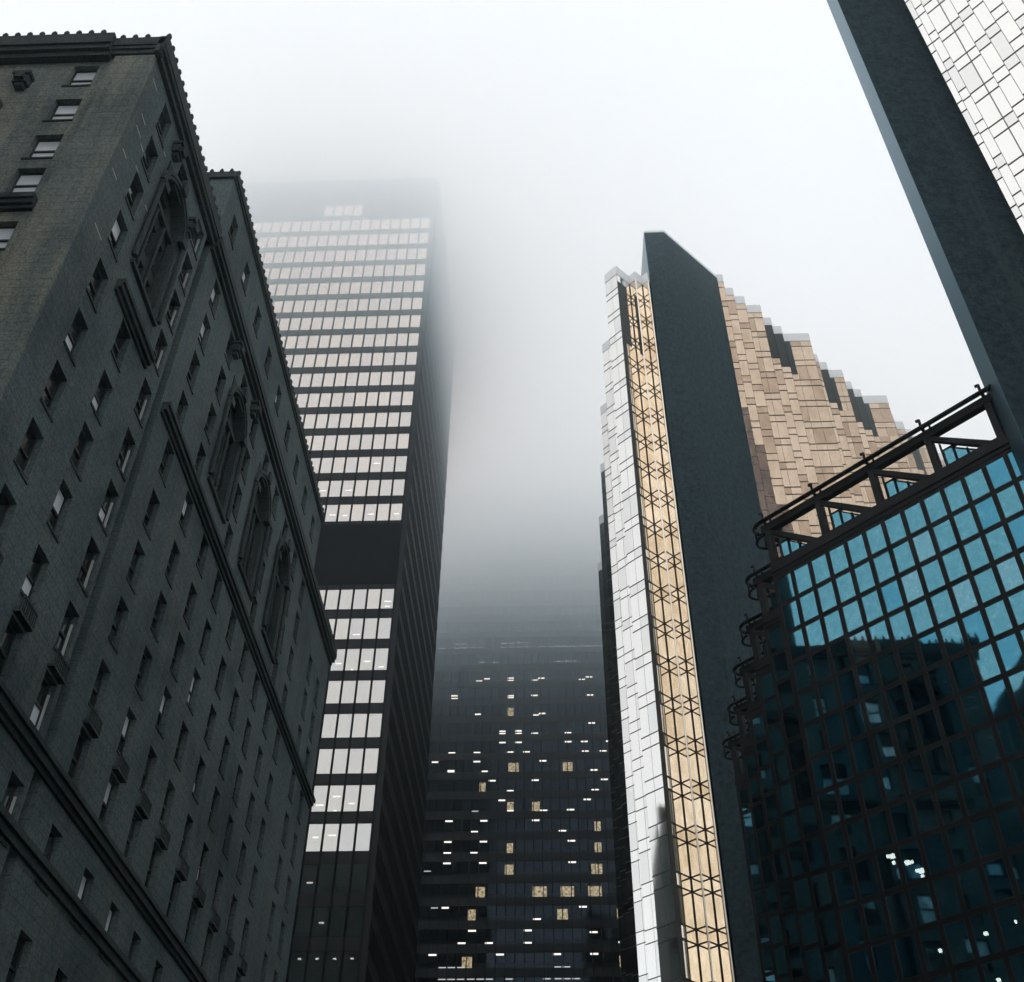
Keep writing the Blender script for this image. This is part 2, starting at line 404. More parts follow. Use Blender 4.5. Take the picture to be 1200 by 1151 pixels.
for q in FIN[:100]:
    if base_me is None:
        mb = MB(); finial_mb(mb, (0, 0, 0)); o = mb.build('finial', M['stone_trim'], None, True); base_me = o.data
        for vtx in base_me.vertices: vtx.co.z -= CZ
    else:
        o = bpy.data.objects.new('finial', base_me); COL.objects.link(o)
    o.parent = hotel; o.location = Vector(q)+Vector((0, 0, CZ))-hotel.location
mb = MB()
for q in FIN[100:]: finial_mb(mb, q)
o = mb.build('finial', M['stone_trim'], hotel, True); o['kind'] = 'stuff'

# sash windows: frame (window) > glass (pane)
def pick(F):                                   # blinds drawn behind most end-wall panes, few of the others
    return 4 if random.random() < (.97 if F is FN else .13) else random.choice((1, 5, 5, 5))
WM = lambda: [M['sash'], M['hglass'], M['stone_trim'], M['pale'], M['blind'], M['darkpane']]
def sash(mb, F, t, z, w, hh, d, mode):
    fr = .07
    if mode != 'glass':
        F.slab(mb, t-w/2, t-w/2+fr, d, d+.08, z, z+hh, 0); F.slab(mb, t+w/2-fr, t+w/2, d, d+.08, z, z+hh, 0)
        F.slab(mb, t-w/2+fr, t+w/2-fr, d, d+.08, z, z+fr, 0); F.slab(mb, t-w/2+fr, t+w/2-fr, d, d+.08, z+hh-fr, z+hh, 0)
        F.slab(mb, t-w/2+fr, t+w/2-fr, d, d+.1, z+hh*.5-.05, z+hh*.5+.05, 0)
        F.slab(mb, t-w/2-.06, t+w/2+.06, d+.09, .05+random.uniform(0, .002), z-.12, z-.002, 2)          # sill
        if F is FL and abs(t+YH-33.95) < .1: F.slab(mb, t+w/2-.075, t+w/2-.004, d+.12, d+.2, z+.05, z+hh*.8, 3)   # pale stile
    if mode != 'frame':
        F.quad(mb, t-w/2+fr, t+w/2-fr, d+.03, z+fr, z+hh*.5-.05, pick(F), .006); F.quad(mb, t-w/2+fr, t+w/2-fr, d+.04, z+hh*.5+.05, z+hh-fr, pick(F), .006)
def wsize(F): return (WD, WH) if F is FL else (1.24, 1.85)
def warea(q):
    F, t, z = q; w_, h_ = wsize(F)
    return seen_area([F.p(t-w_/2, 0, z), F.p(t+w_/2, 0, z), F.p(t+w_/2, 0, z+h_), F.p(t-w_/2, 0, z+h_)])
WIN.sort(key=lambda q: -warea(q))
for F, t, z in WIN[:100]:
    w_, h_ = wsize(F)
    mb = MB(); sash(mb, F, t, z, w_, h_, -DEP, 'frame'); o = mb.build('window', WM(), hotel)
    mb = MB(); sash(mb, F, t, z, w_, h_, -DEP, 'glass'); mb.build('pane', WM(), o)
mb = MB()
for F, t, z in WIN[100:]:
    w_, h_ = wsize(F); sash(mb, F, t, z, w_, h_, -DEP, 'both')
o = mb.build('window', WM(), hotel); o['kind'] = 'stuff'

# carved cartouches, balconettes, pale joints
def cartouche(F, t, z):
    mb = MB(); F.slab(mb, t-.34, t+.34, .003, .38, z, z+.55); F.slab(mb, t-.42, t+.42, .003, .5, z+.55, z+.75)
    F.slab(mb, t-.22, t+.22, .003, .55, z+.1, z+.45); F.slab(mb, t-.2, t+.2, .003, .3, z-.25, z)
    mb.build('cartouche', M['stone_trim'], hotel)
for F, t, z in ((FN, 62-23.9, 48.1), (FN, 62-27.5, 48.1), (FL, 29.1-YH, 49.0), (FL, 32.6-YH, 47.6), (FL, 42.2-YH, 49.3), (FL, 47.0-YH, 49.3)): cartouche(F, t, z)
def rosette(F, t, z):                                      # round stone medallion on the end wall
    mb = MB()
    for rr, dd in ((.75, .16), (.55, .3), (.3, .4)):
        mb.bar(F.p(t, .003, z), F.p(t, dd, z), rr, 20)
    mb.build('medallion', M['stone_trim'], hotel)
rosette(FN, 62-25.0, 46.4)
for cy in cols1+cols2:
    t = cy-YH; mb = MB()
    FL.slab(mb, t-.62, t+.62, .004, .26, 22.1, 22.2); FL.slab(mb, t-.62, t+.62, .20, .26, 22.72, 22.8)
    for k in range(9): FL.slab(mb, t-.62+.15*k, t-.58+.15*k, .20, .25, 22.2, 22.72)
    mb.build('balconette', M['stone_trim'], hotel)
mb = MB()
for y, z, l in ((25.2, 49.3, .9), (25.5, 46.6, .8), (25.5, 45.6, .9), (25.3, 43.3, .7), (26.9, 50.6, .5), (26.3, 45.4, .6), (26.6, 44.1, .5), (25.2, 41.6, .8), (25.6, 38.2, 1.2), (28.2, 47.9, .4), (28.4, 43.7, .5)):
    FL.slab(mb, y-YH, y-YH+l*.7, .004, .02, z, z+.07)
mb.build('mortar_patch', M['pale'], hotel)

# ------------------------------------------------------------------ black tower
D1 = 106.0; KT = D1/100
tower = thing('office_tower', 'black steel tower with rows of pale mirrored windows, its top dissolving into fog', 'skyscraper', (-37, 124, 0))
FT = Face(-56, D1, 1, 0)                       # front, t = x + 56
XR, TOPZ, XE = -.168*D1, 1.595*D1, -.1732*D1
MODW, CLR = .01555*D1, .0134*D1
rows = [(152.12, 2.68), (148.15, 2.68)]+[(144.18-3.96*k, 2.68) for k in range(15)]+[(75.92-4.01*k, 2.76) for k in range(19)]
rows = [(a*KT, b*KT) for a, b in rows]
mb = MB(); mb.box(-56, XR-.3, D1+.6, D1+36.9, -CZ, TOPZ)
zprev = TOPZ
t6, t11 = XE+56-11*MODW, XE+56-7*MODW
for a, b in ((0, t6), (t11, XR+56)): FT.slab(mb, a, b, -.3, -.004, rows[0][0]-rows[0][1], rows[0][0])
for zt, hh in rows:
    FT.slab(mb, 0, XR+56, -.6, 0, zt, zprev); zprev = zt-hh
FT.slab(mb, 0, XR+56, -.6, 0, -CZ, zprev)
ncol = 25
FT.slab(mb, XE+56, XR+56, -.6, .002, -CZ, TOPZ-.01)
mb.build('wall', M['steel'], tower)
mb = MB()
for k in range(ncol+1):
    t = XE+56-k*MODW
    FT.slab(mb, t-(MODW-CLR), t, -.45, .01, -CZ+1, TOPZ-2)
    if k: 
        for e in (-.06, .06): FT.slab(mb, t-(MODW-CLR)/2+e-.02, t-(MODW-CLR)/2+e+.02, .01, .06, -CZ+1, TOPZ-2)
FS = Face(XR, D1, 0, 1)                        # right side
for k in range(25): FS.slab(mb, k*1.5+.4, k*1.5+.6, .0, .075, -CZ+1, TOPZ-2)
mb.build('mullion', M['steel2'], tower)
mb = MB()
FS.slab(mb, 0, 37, -.3, .0, -CZ, TOPZ-.02)
for k in range(41): FS.slab(mb, .0, 37, .002, .07, 3.97*k+1, 3.97*k+2.35)
mb.build('side_wall', M['steel'], tower)
mb = MB()
for k in range(41): FS.slab(mb, .0, 37, .002, .03, 3.97*k+2.35, 3.97*k+4.97)
mb.build('side_panel', M['steel2'], tower)
mb = MB()
FT.slab(mb, .3, XE+56, .004, .05, 76.6*KT, 85.5*KT)
mb.build('plant_louvre', M['steel2'], tower)
PAN = []
for ri, (zt, hh) in enumerate(rows):
    for k in range(ncol):
        if ri == 0 and k not in (7, 8, 9, 10): continue      # blind plant floor but for four panes
        t1 = XE+56-(MODW-CLR)-k*MODW+.0; t0 = t1-CLR+.0
        # hotel hides the far left of each row
        PAN.append((t0, t1, zt-hh, zt, ri, k))
def hotel_hides(q):
    # the ray from the eye to q passes the hotel's long face plane
    s_ = XH/q[0]
    if s_ >= 1: return False
    y, z = q[1]*s_, q[2]*s_
    return YH < y < 76.4 and z < (51.9 if y < 36 else 57.8 if y < 67.2 else 51.5)
def parea(q):
    t0, t1, z0, z1, ri, k = q
    pts = [FT.p(t0, 0, z0), FT.p(t1, 0, z0), FT.p(t1, 0, z1), FT.p(t0, 0, z1)]
    return 0 if sum(hotel_hides(q_) for q_ in pts) >= 3 else seen_area(pts)
PAN.sort(key=lambda q: -parea(q))
TDG = [M['tdglass'], see_glass('silvered_window_glass_grey', (.57, .57, .56), (.8, .8, .8), .03, .90, .001), see_glass('silvered_window_glass_warm', (.605, .59, .56), (.8, .8, .8), .03, .90, .001)]
for q in PAN[:100]:
    mb = MB(); FT.quad(mb, q[0], q[1], -.05, q[2], q[3], 0, .002); mb.build('window', random.choice(TDG), tower)
mb = MB()
for q in PAN[100:]: FT.quad(mb, q[0], q[1], -.05, q[2], q[3], random.randrange(3), .002)
o = mb.build('window', TDG, tower); o['kind'] = 'stuff'
# ceiling strips glimpsed behind the panes: (row, column, height in pane, width)
for (ri, k, zf, ww) in ((13, 4, .1, .9), (13, 5, .12, 1.1), (14, 2, .68, .8), (15, 4, .5, .9), (15, 6, .5, .8), (16, 0, .5, .7), (16, 2, .5, .8), (16, 5, .5, .8), (16, 4, .45, .6), (17, 0, .45, .8), (17, 0, .2, .6), (18, 2, .3, .8), (18, 4, .2, .7), (19, 0, .22, .6), (19, 1, .48, .7), (19, 3, .4, .7), (19, 2, .12, .3), (23, 1, .35, .6), (23, 2, .62, .8), (23, 3, .3, .8), (23, 2, .08, .4), (24, 2, .62, .8), (24, 3, .55, .6), (11, 0, .12, .3), (12, 1, .12, .3), (10, 5, .1, .3), (8, 6, .1, .3), (2, 5, .3, 1.1), (2, 6, .3, 1.1), (2, 7, .3, 1.1), (25, 3, .4, .6), (26, 2, .5, .5), (27, 3, .8, .3), (27, 2, .8, .3), (27, 1, .8, .3), (27, 0, .8, .3), (28, 3, .3, .9), (28, 1, .3, .3), (29, 2, .5, .9), (29, 0, .5, .7), (30, 2, .7, .9), (30, 1, .3, .6), (30, 3, .3, .5)):
    zt, hh = rows[ri]; tc_ = XE+56-(MODW-CLR)-k*MODW-CLR/2
    mb = MB(); FT.slab(mb, tc_-ww/2, tc_+ww/2, -.5, -.44, zt-hh+hh*zf, zt-hh+hh*zf+.14); mb.build('ceiling_light', M['strip_near'], tower)

# ------------------------------------------------------------------ distant tower with lit windows
D2 = 200.0; K2 = D2/190
far = thing('office_tower', 'distant dark tower dotted with lit windows between two nearer towers, upper half lost in fog', 'skyscraper', (0, 218, 0))
FB = Face(-45, D2, 1, 0)
PIT, BM = 3.97*K2, 1.62*K2
ZB = .5326*D2-.35                               # a window-row bottom
zr = [ZB+PIT*k for k in range(-26, 17)]
mb = MB(); mb.box(-45, 40, D2+5, D2+36, -CZ, 180)
for z in zr: FB.slab(mb, 0, 85, -5, 0, z-(PIT-2.62), z)
FB.slab(mb, 0, 85, -5, 0, -CZ, zr[0]-(PIT-2.62)); FB.slab(mb, 0, 85, -5, 0, zr[-1]+2.6, 180)
mb.build('wall', M['steel'], far)
mb = MB()
for k in range(53): FB.slab(mb, k*BM-.08, k*BM+.08, .003, .2, -CZ+1, 179.5)
mb.build('mullion', M['steel2'], far)
BP = []
for z in zr:
    for k in range(52): BP.append((k*BM+.08, (k+1)*BM-.08, z, z+2.62))
def barea(q):
    pts = [FB.p(q[0], 0, q[2]), FB.p(q[1], 0, q[2]), FB.p(q[1], 0, q[3]), FB.p(q[0], 0, q[3])]
    s_ = screen(pts[0])
    return 0 if s_ is None or not (508-(s_[1]-700)*.04 < s_[0] < 720+(s_[1]-700)*.1) else seen_area(pts)
BP.sort(key=lambda q: -barea(q))
for q in BP[:100]:
    mb = MB(); FB.quad(mb, q[0], q[1], -.1, q[2], q[3], 0, .004); mb.build('window', M['backglass'], far)
mb = MB()
for q in BP[100:]: FB.quad(mb, q[0], q[1], -.1, q[2], q[3], 0, .004)
o = mb.build('window', M['backglass'], far); o['kind'] = 'stuff'
def on_plane(px, py, Y):
    d = RT*(px-600)-UP*(py-575.5)+FW*FPX; d = d*(Y/d.y); return d.x, d.z
def c8(a, b): return 490+a/4.11, 650+b/4.11
def c9(a, b): return 490+a/4.444, 900+b/4.444
# bright ceiling strips, placed where the rooms are lit
L8 = [(330, 598), (293, 625), (445, 595), (445, 622), (562, 620), (593, 595), (789, 616), (823, 589), (175, 680), (175, 698), (445, 680), (445, 706), (560, 678), (828, 676), (286, 769), (567, 792), (597, 765), (835, 794), (405, 851), (405, 870), (405, 888), (483, 849), (483, 868), (483, 887), (562, 868), (722, 868), (722, 885), (800, 886), (920, 883), (162, 965), (283, 957), (283, 989), (443, 955), (522, 952), (601, 985), (805, 949), (891, 948), (83, 988), (158, 1041), (158, 1060), (319, 1044), (357, 1070), (564, 1067), (847, 1037), (896, 1062)]
L9 = [(435, 157), (478, 127), (880, 150), (922, 122), (162, 253), (342, 257), (612, 253), (654, 225), (794, 217), (156, 362), (292, 340), (340, 373), (752, 333), (798, 361), (151, 458), (151, 476), (289, 453), (337, 480), (802, 474), (143, 723), (858, 715), (281, 836), (571, 833), (619, 807), (914, 855), (225, 938), (368, 938), (426, 961), (571, 935), (723, 958), (917, 956), (1065, 929), (478, 230), (75, 966)]
LD8 = [(190, 430), (190, 452), (222, 430), (222, 452), (262, 452), (295, 450), (412, 428), (412, 448), (448, 426), (448, 447), (484, 424), (484, 446), (520, 424), (520, 446), (596, 444), (638, 443), (670, 442), (706, 441), (744, 441), (783, 440), (818, 440), (858, 439), (892, 438), (115, 454), (120, 374), (484, 368), (560, 368), (778, 345), (858, 362), (888, 362), (672, 514), (710, 513), (748, 512), (780, 266), (822, 266), (870, 266), (370, 518), (310, 518), (635, 268)]
LD9 = [(124, 1064), (124, 1082), (124, 1100), (172, 1062), (172, 1082), (172, 1100), (222, 1062), (222, 1080), (274, 1080), (324, 1080), (370, 1078), (274, 1100), (474, 1096), (726, 1056), (726, 1076), (773, 1056), (773, 1076), (773, 1094), (822, 1076), (822, 1094), (670, 1094), (670, 1076), (48, 538), (296, 233), (86, 702)]
def strip(px, ww, m, hh=.16):
    x, z = on_plane(px[0], px[1], D2+.2)
    # keep clear of the spandrels
    k = round((z-ZB)/PIT-.33); z = min(max(z, ZB+k*PIT+.22), ZB+k*PIT+2.4)
    mb = MB(); FB.slab(mb, x+45-ww/2, x+45+ww/2, -.24, -.2, z-hh/2, z+hh/2); mb.build('ceiling_light', m, far)
for q in L8: strip(c8(*q), 1.35, M['strip'], .3)
for q in L9: strip(c9(*q), 1.4, M['strip'], .3)
mb = MB()
for q in [c8(*a) for a in LD8]+[c9(*a) for a in LD9]:
    x, z = on_plane(q[0], q[1], D2+.2); k = round((z-ZB)/PIT-.33); z = min(max(z, ZB+k*PIT+.22), ZB+k*PIT+2.4)
    FB.slab(mb, x+45-.65, x+45+.65, -.24, -.2, z-.09, z+.09)
o = mb.build('dim_light', M['stripdim'], far); o['kind'] = 'stuff'
R9 = [(490, 42, 1.6), (515, 42, .7), (787, 38, 1.4), (765, 38, .8), (334, 143, 1.2), (613, 146, 1.5), (478, 245, 1.4), (932, 248, 1.2), (478, 365, 1.2), (935, 370, 1.3), (474, 484, 1.6), (940, 478, 1.2), (910, 478, .7), (325, 600, 1.7), (620, 600, 1.7), (655, 600, 1.0), (765, 597, 1.7), (795, 597, 1.1), (908, 594, 1.7), (940, 594, 1.0), (278, 733, 1.5), (760, 720, 1.3), (735, 720, .8), (1055, 720, 1.5), (262, 970, 1.3), (238, 970, .6), (1066, 968, 1.3)]
def lit(px, ww, hh=1.9):
    x, z = on_plane(px[0], px[1], D2+.2); k = round((z-1.2-ZB)/PIT)
    mb = MB(); FB.slab(mb, x+45-ww/2, x+45+ww/2, -.3, -.26, ZB+k*PIT+.15, ZB+k*PIT+.15+hh); mb.build('lit_room', M['room'], far)
for a, b, ww in R9: lit(c9(a, b), ww)
lit(c8(443, 793), 1.3)

# ------------------------------------------------------------------ glass walls of the twin gold towers
TWIN = {'gold_glass_glare': M['wglass2'], 'gold_glass': M['gold2'], 'amber_glass': M['amber2']}   # random second tint: varied reflection put into the pane colour
STO, SPA = 3.78, 1.07                            # storey, spandrel height
def bay(F, t0, t1, z0, z1, pw, zbase, glass, joint, parent, jw=.035, hw=.10, tilt=.002, name='glass_bay', hj=None, hm=None):
    """one flat run of curtain wall: backing, panes, joints; zbase = height of a storey line"""
    mb = MB(); n = max(1, round((t1-t0)/pw)); pw = (t1-t0)/n
    F.slab(mb, t0, t1, -.25, 0, z0, z1, 1)
    k = math.floor((z0-zbase)/STO)
    while zbase+k*STO < z1:
        b = zbase+k*STO
        for a, c in ((b+hw/2, b+STO-SPA-hw/2), (b+STO-SPA+hw/2, b+STO-hw/2)):
            a, c = max(a, z0), min(c, z1)
            if c-a < .1: continue
            for i in range(n): F.quad(mb, t0+i*pw+jw/2, t0+(i+1)*pw-jw/2, .014, a, c, 3 if random.random() < .28 else 0, tilt)
        for zz in (b, b+STO-SPA):
            if z0+.1 < zz < z1-.1: F.slab(mb, t0, t1, .003, .05 if hm is None else hm, zz-hw/2, zz+hw/2, 2)
        k += 1
    return mb.build(name, [glass, M['joint'] if hj is None else hj, joint, TWIN.get(glass.name, glass)], parent)
def cap(F, t0, t1, z0, z1, parent, d=.06):
    mb = MB(); F.slab(mb, t0, t1, -.4, d, z0, z1); return mb.build('parapet', M['parapet'], parent)

gold = thing('gold_tower', 'gold glass tower with serrated sides and a tall dark slab pylon at its corner', 'skyscraper', (25, 95, 0))
ZR = 105.76                                       # roof of the left wing
s2 = math.sqrt(.5)
E0 = (8.35, 78.65)
tips = [(7.08, 79.92), (7.05, 90.5), (7.05, 101.05), (7.27, 112.07), (7.31, 123.1), (7.35, 134.0)]
ZL = .8233*87                                     # a storey line on the first facet
# core that backs every facet
mb = MB()
mb.prism([(13.5, 88), (18, 91.5), (25, 97), (58, 130), (58, 190), (13.5, 190)], -CZ, 100)
mb.build('core', M['joint'], gold)
prev = E0
for i, tp in enumerate(tips):
    if i == 0: F = Face(tp[0], tp[1], 1, -1); L = math.hypot(tp[0]-E0[0], tp[1]-E0[1]); pw = L/2
    else:
        pt = tips[i-1]                            # valley where the return from the last tip meets this facet
        c0 = pt[1]-pt[0]; c1_ = tp[0]+tp[1]; vx = (c1_-c0)/2
        F = Face(tp[0], tp[1], 1, -1); L = math.hypot(vx-tp[0], vx+c0-tp[1]); pw = .92
        R_ = Face(vx, vx+c0, -1, -1); l2 = math.hypot(vx-pt[0], vx+c0-pt[1])
        bay(R_, 0, l2-.0, -CZ, ZR-1.5, .92, ZL, M['wglass'], M['pjoint'], gold); cap(R_, 0, l2, ZR-1.5, ZR, gold)
    bay(F, 0, L, -CZ, ZR-1.5, pw, ZL, M['wglass'], M['mjoint'], gold, .03, .06, .0012, hj=M['pjoint'] if i < 2 else None)
    cap(F, 0, L, ZR-1.5, ZR, gold)
# notched amber strip between the glare-tinted facet and the pylon
V1, R1, V2, A = (9.88, 80.18), (10.56, 79.5), (11.37, 80.31), (12.0, 79.68)
def seg(a, b): return Face(a[0], a[1], b[0]-a[0], b[1]-a[1]), math.hypot(b[0]-a[0], b[1]-a[1])
F, L = seg(E0, V1)
bay(F, 0, L, 103.0, ZR-1.5, L/4, ZL, M['wglass'], M['pjoint'], gold); cap(F, 0, L, ZR-1.5, ZR, gold)
mb = MB(); F.slab(mb, 0, L*.68, -.2, .02, 92.6, 103.0)
for k in range(26): F.slab(mb, .03, L*.68, .02, .07, 92.8+.4*k, 92.95+.4*k)
mb.build('plant_louvre', M['louvre'], gold)
bay(F, L*.68, L, 92.6, 103.0, L*.32, ZL, M['amber'], M['joint'], gold, .05, .17)
mb = MB(); F.slab(mb, 0, .50, -.2, .02, -CZ, 92.6); mb.build('dark_reflection_strip', M['joint'], gold)  # dark strip stands for the pylon's reflection in the return glass
bay(F, .5, .95, -CZ, 92.6, .45, ZL, M['amber'], M['joint'], gold, .05, .17, name='amber_bay')
bay(F, .95, L, -CZ, 92.6, L-.95, ZL, M['amber'], M['joint'], gold, .08, .10, .001, name='amber_bay')
for a, b in ((V1, R1), (R1, V2), (V2, A)):
    F, L = seg(a, b); bay(F, 0, L, -CZ, ZR-1.5, L, ZL, M['amber'], M['joint'], gold, .08, .10, .001, name='amber_bay'); cap(F, 0, L, ZR-1.5, ZR, gold)
mb = MB()
for q in (V1, V2): mb.bar((q[0], q[1]-.05, -CZ), (q[0], q[1]-.05, ZR-1.6), .055, 8)
mb.build('valley_post', M['joint'], gold)
mb = MB()
for q in (R1, A): mb.bar((q[0]-.0, q[1]-.06, -CZ), (q[0], q[1]-.06, ZR-1.5), .075, 8)
mb.build('ridge_mullion', mirror('champagne_metal', (.85, .78, .66), .3), gold)
# dark slab pylon
PT = 114.0
mb = MB(); mb.prism([(12.25, 79.7), (14.6, 79.7), (21.7, 86.8), (21.3, 87.2), (19.0, 89.2), (12.25, 87.0)], -CZ, PT)
mb.build('pylon', M['pylon'], gold)
mb = MB(); F, L = seg((12.25, 87.0), (12.25, 79.7)); F.slab(mb, .1, L-.02, .004, .05, ZR-.5, PT-.1); mb.build('pylon_edge', M['pylon_pale'], gold)
mb = MB()
F, L = seg((14.6, 79.7), (21.7, 86.8)); F.slab(mb, 0, L, -.3, .05, PT-.35, PT+.003); F, L = seg((12.25, 79.7), (14.6, 79.7)); F.slab(mb, 0, L, -.3, .05, PT-.35, PT+.002)
mb.build('coping', M['parapet'], gold)
# right wing: facets facing the street, each a step farther back
ST = [(21.72, 22.41, 86.85), (22.41, 23.94, 88.98), (23.94, 25.55, 90.4), (25.55, 27.79, 91.85), (27.79, 29.40, 94.0), (29.40, 30.95, 95.47), (30.95, 34.76, 96.8), (34.76, 36.45, 100.5), (36.45, 37.94, 101.95), (37.94, 40.32, 103.4), (40.32, 41.93, 105.6), (41.93, 43.49, 107.1), (43.49, 47.34, 108.4), (47.34, 49.0, 112.1), (49.0, 50.77, 113.6), (50.77, 52.2, 115.2), (52.2, 54.6, 116.6), (54.6, 56.2, 118.8), (56.2, 57.8, 120.3), (57.8, 61.6, 121.6)]
LOUV = {4: 1, 5: 1, 6: .3, 8: 1, 9: .45, 10: 1, 11: 1, 12: .3, 13: 1, 15: 1, 16: .4}
ZG, ZGL = 114.45, 112.95-STO                     # parapet top, storey line
for i, (x0, x1, y) in enumerate(ST):
    F = Face(x0, y, 1, 0); L = x1-x0; pw = L if L < 1.7 else (L/2 if L < 3 else L/3)
    z1 = ZG-1.5; lv = LOUV.get(i, 0)
    if lv:
        mb = MB(); F.slab(mb, 0, L*lv, -.2, .0, z1-2*STO+SPA, z1, 0)
        for k in range(30): F.slab(mb, .05, L*lv-.05, .003, .07, z1-2*STO+SPA+.1+.215*k, z1-2*STO+SPA+.2+.215*k, 0)
        mb.build('plant_louvre', M['louvre'], gold)
        if lv < 1: bay(F, L*lv, L, z1-2*STO+SPA, z1, L*(1-lv)/2, ZGL, M['gold'], M['joint'], gold, .03, .08)
        z1 = z1-2*STO+SPA
    if i < 3:                                     # low panes beside the slab: dark reflection put into their tint
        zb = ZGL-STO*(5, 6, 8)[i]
        bay(F, 0, L, -CZ, zb, pw, ZGL, M['gold_dark_refl'], M['pjoint'], gold, .06, .12, .006, hm=.05, hj=M['pjoint'])
        bay(F, 0, L, zb, z1, pw, ZGL, M['gold'], M['mjoint'], gold, .03, .085, .006, hm=.05)
    else: bay(F, 0, L, -CZ, z1, pw, ZGL, M['gold'], M['mjoint'], gold, .03, .10, .006, hm=.06)
    cap(F, 0, L, ZG-1.5, ZG, gold)
    yn = ST[i+1][2] if i+1 < len(ST) else y+20
    R_ = Face(x1, y, 0, 1); bay(R_, 0, yn-y, -CZ, ZG-1.5, 1.2, ZGL, M['gold'], M['joint'], gold); cap(R_, 0, yn-y, ZG-1.5, ZG, gold)

# ------------------------------------------------------------------ near tower at the right
near = thing('gold_tower', 'near pale glass tower cropped at the upper right behind its own broad dark slab', 'skyscraper', (32, 38, 0))
YP, TN = 36.4, 96.0                              # plane of the broad slab face, tower top
LX, QX = .5866*YP, .7135*YP
mb = MB(); mb.prism([(LX, YP), (QX, YP), (QX, YP+3), (LX, LX/.5656)], -CZ, TN); mb.build('pylon', M['pylon'], near)
mb = MB(); F, L = seg((LX, LX/.5656), (LX, YP)); F.slab(mb, .0, L-.01, .004, .03, -CZ, TN); mb.build('pylon_edge', M['pylon_pale'], near)
KN = (QX+YP)/73.2; ZN = 1.2178*(QX+YP)
# steps of its glass wall, each nearer the street: (x+y, share of x at both ends, panes)
steps = [(73.2, .4160, .4235, 1), (72.15, .4235, .4297, 1), (68.95, .4297, .4478, 2), (68.6, .4478, .4572, 1), (68.2, .4572, .4662, 1), (67.0, .4662, .4762, 1), (65.4, .4762, .494, 2), (64.0, .494, .504, 1), (62.8, .504, .514, 1), (61.4, .514, .532, 2), (60.0, .532, .56, 3), (58, .56, .60, 4), (56, .60, .66, 5)]
for d, f0, f1, n in steps:
    d *= KN; x0, x1 = f0*d, f1*d
    F = Face(x0, d-x0, 1, -1); L = (x1-x0)/s2
    bay(F, -.3, L, 15, TN, (L+.3)/n if n > 1 else L+.3, ZN, M['wglass'], M['mjoint'], near, .07, .085, .0015, hj=M['pjoint'], hm=.04)
mb = MB(); mb.prism([(QX+.8, YP+.6), (QX+6, YP-10), (QX+26, YP-10), (QX+26, YP+10), (QX+3, YP+10)], -CZ, TN-3); mb.build('core', M['joint'], near)

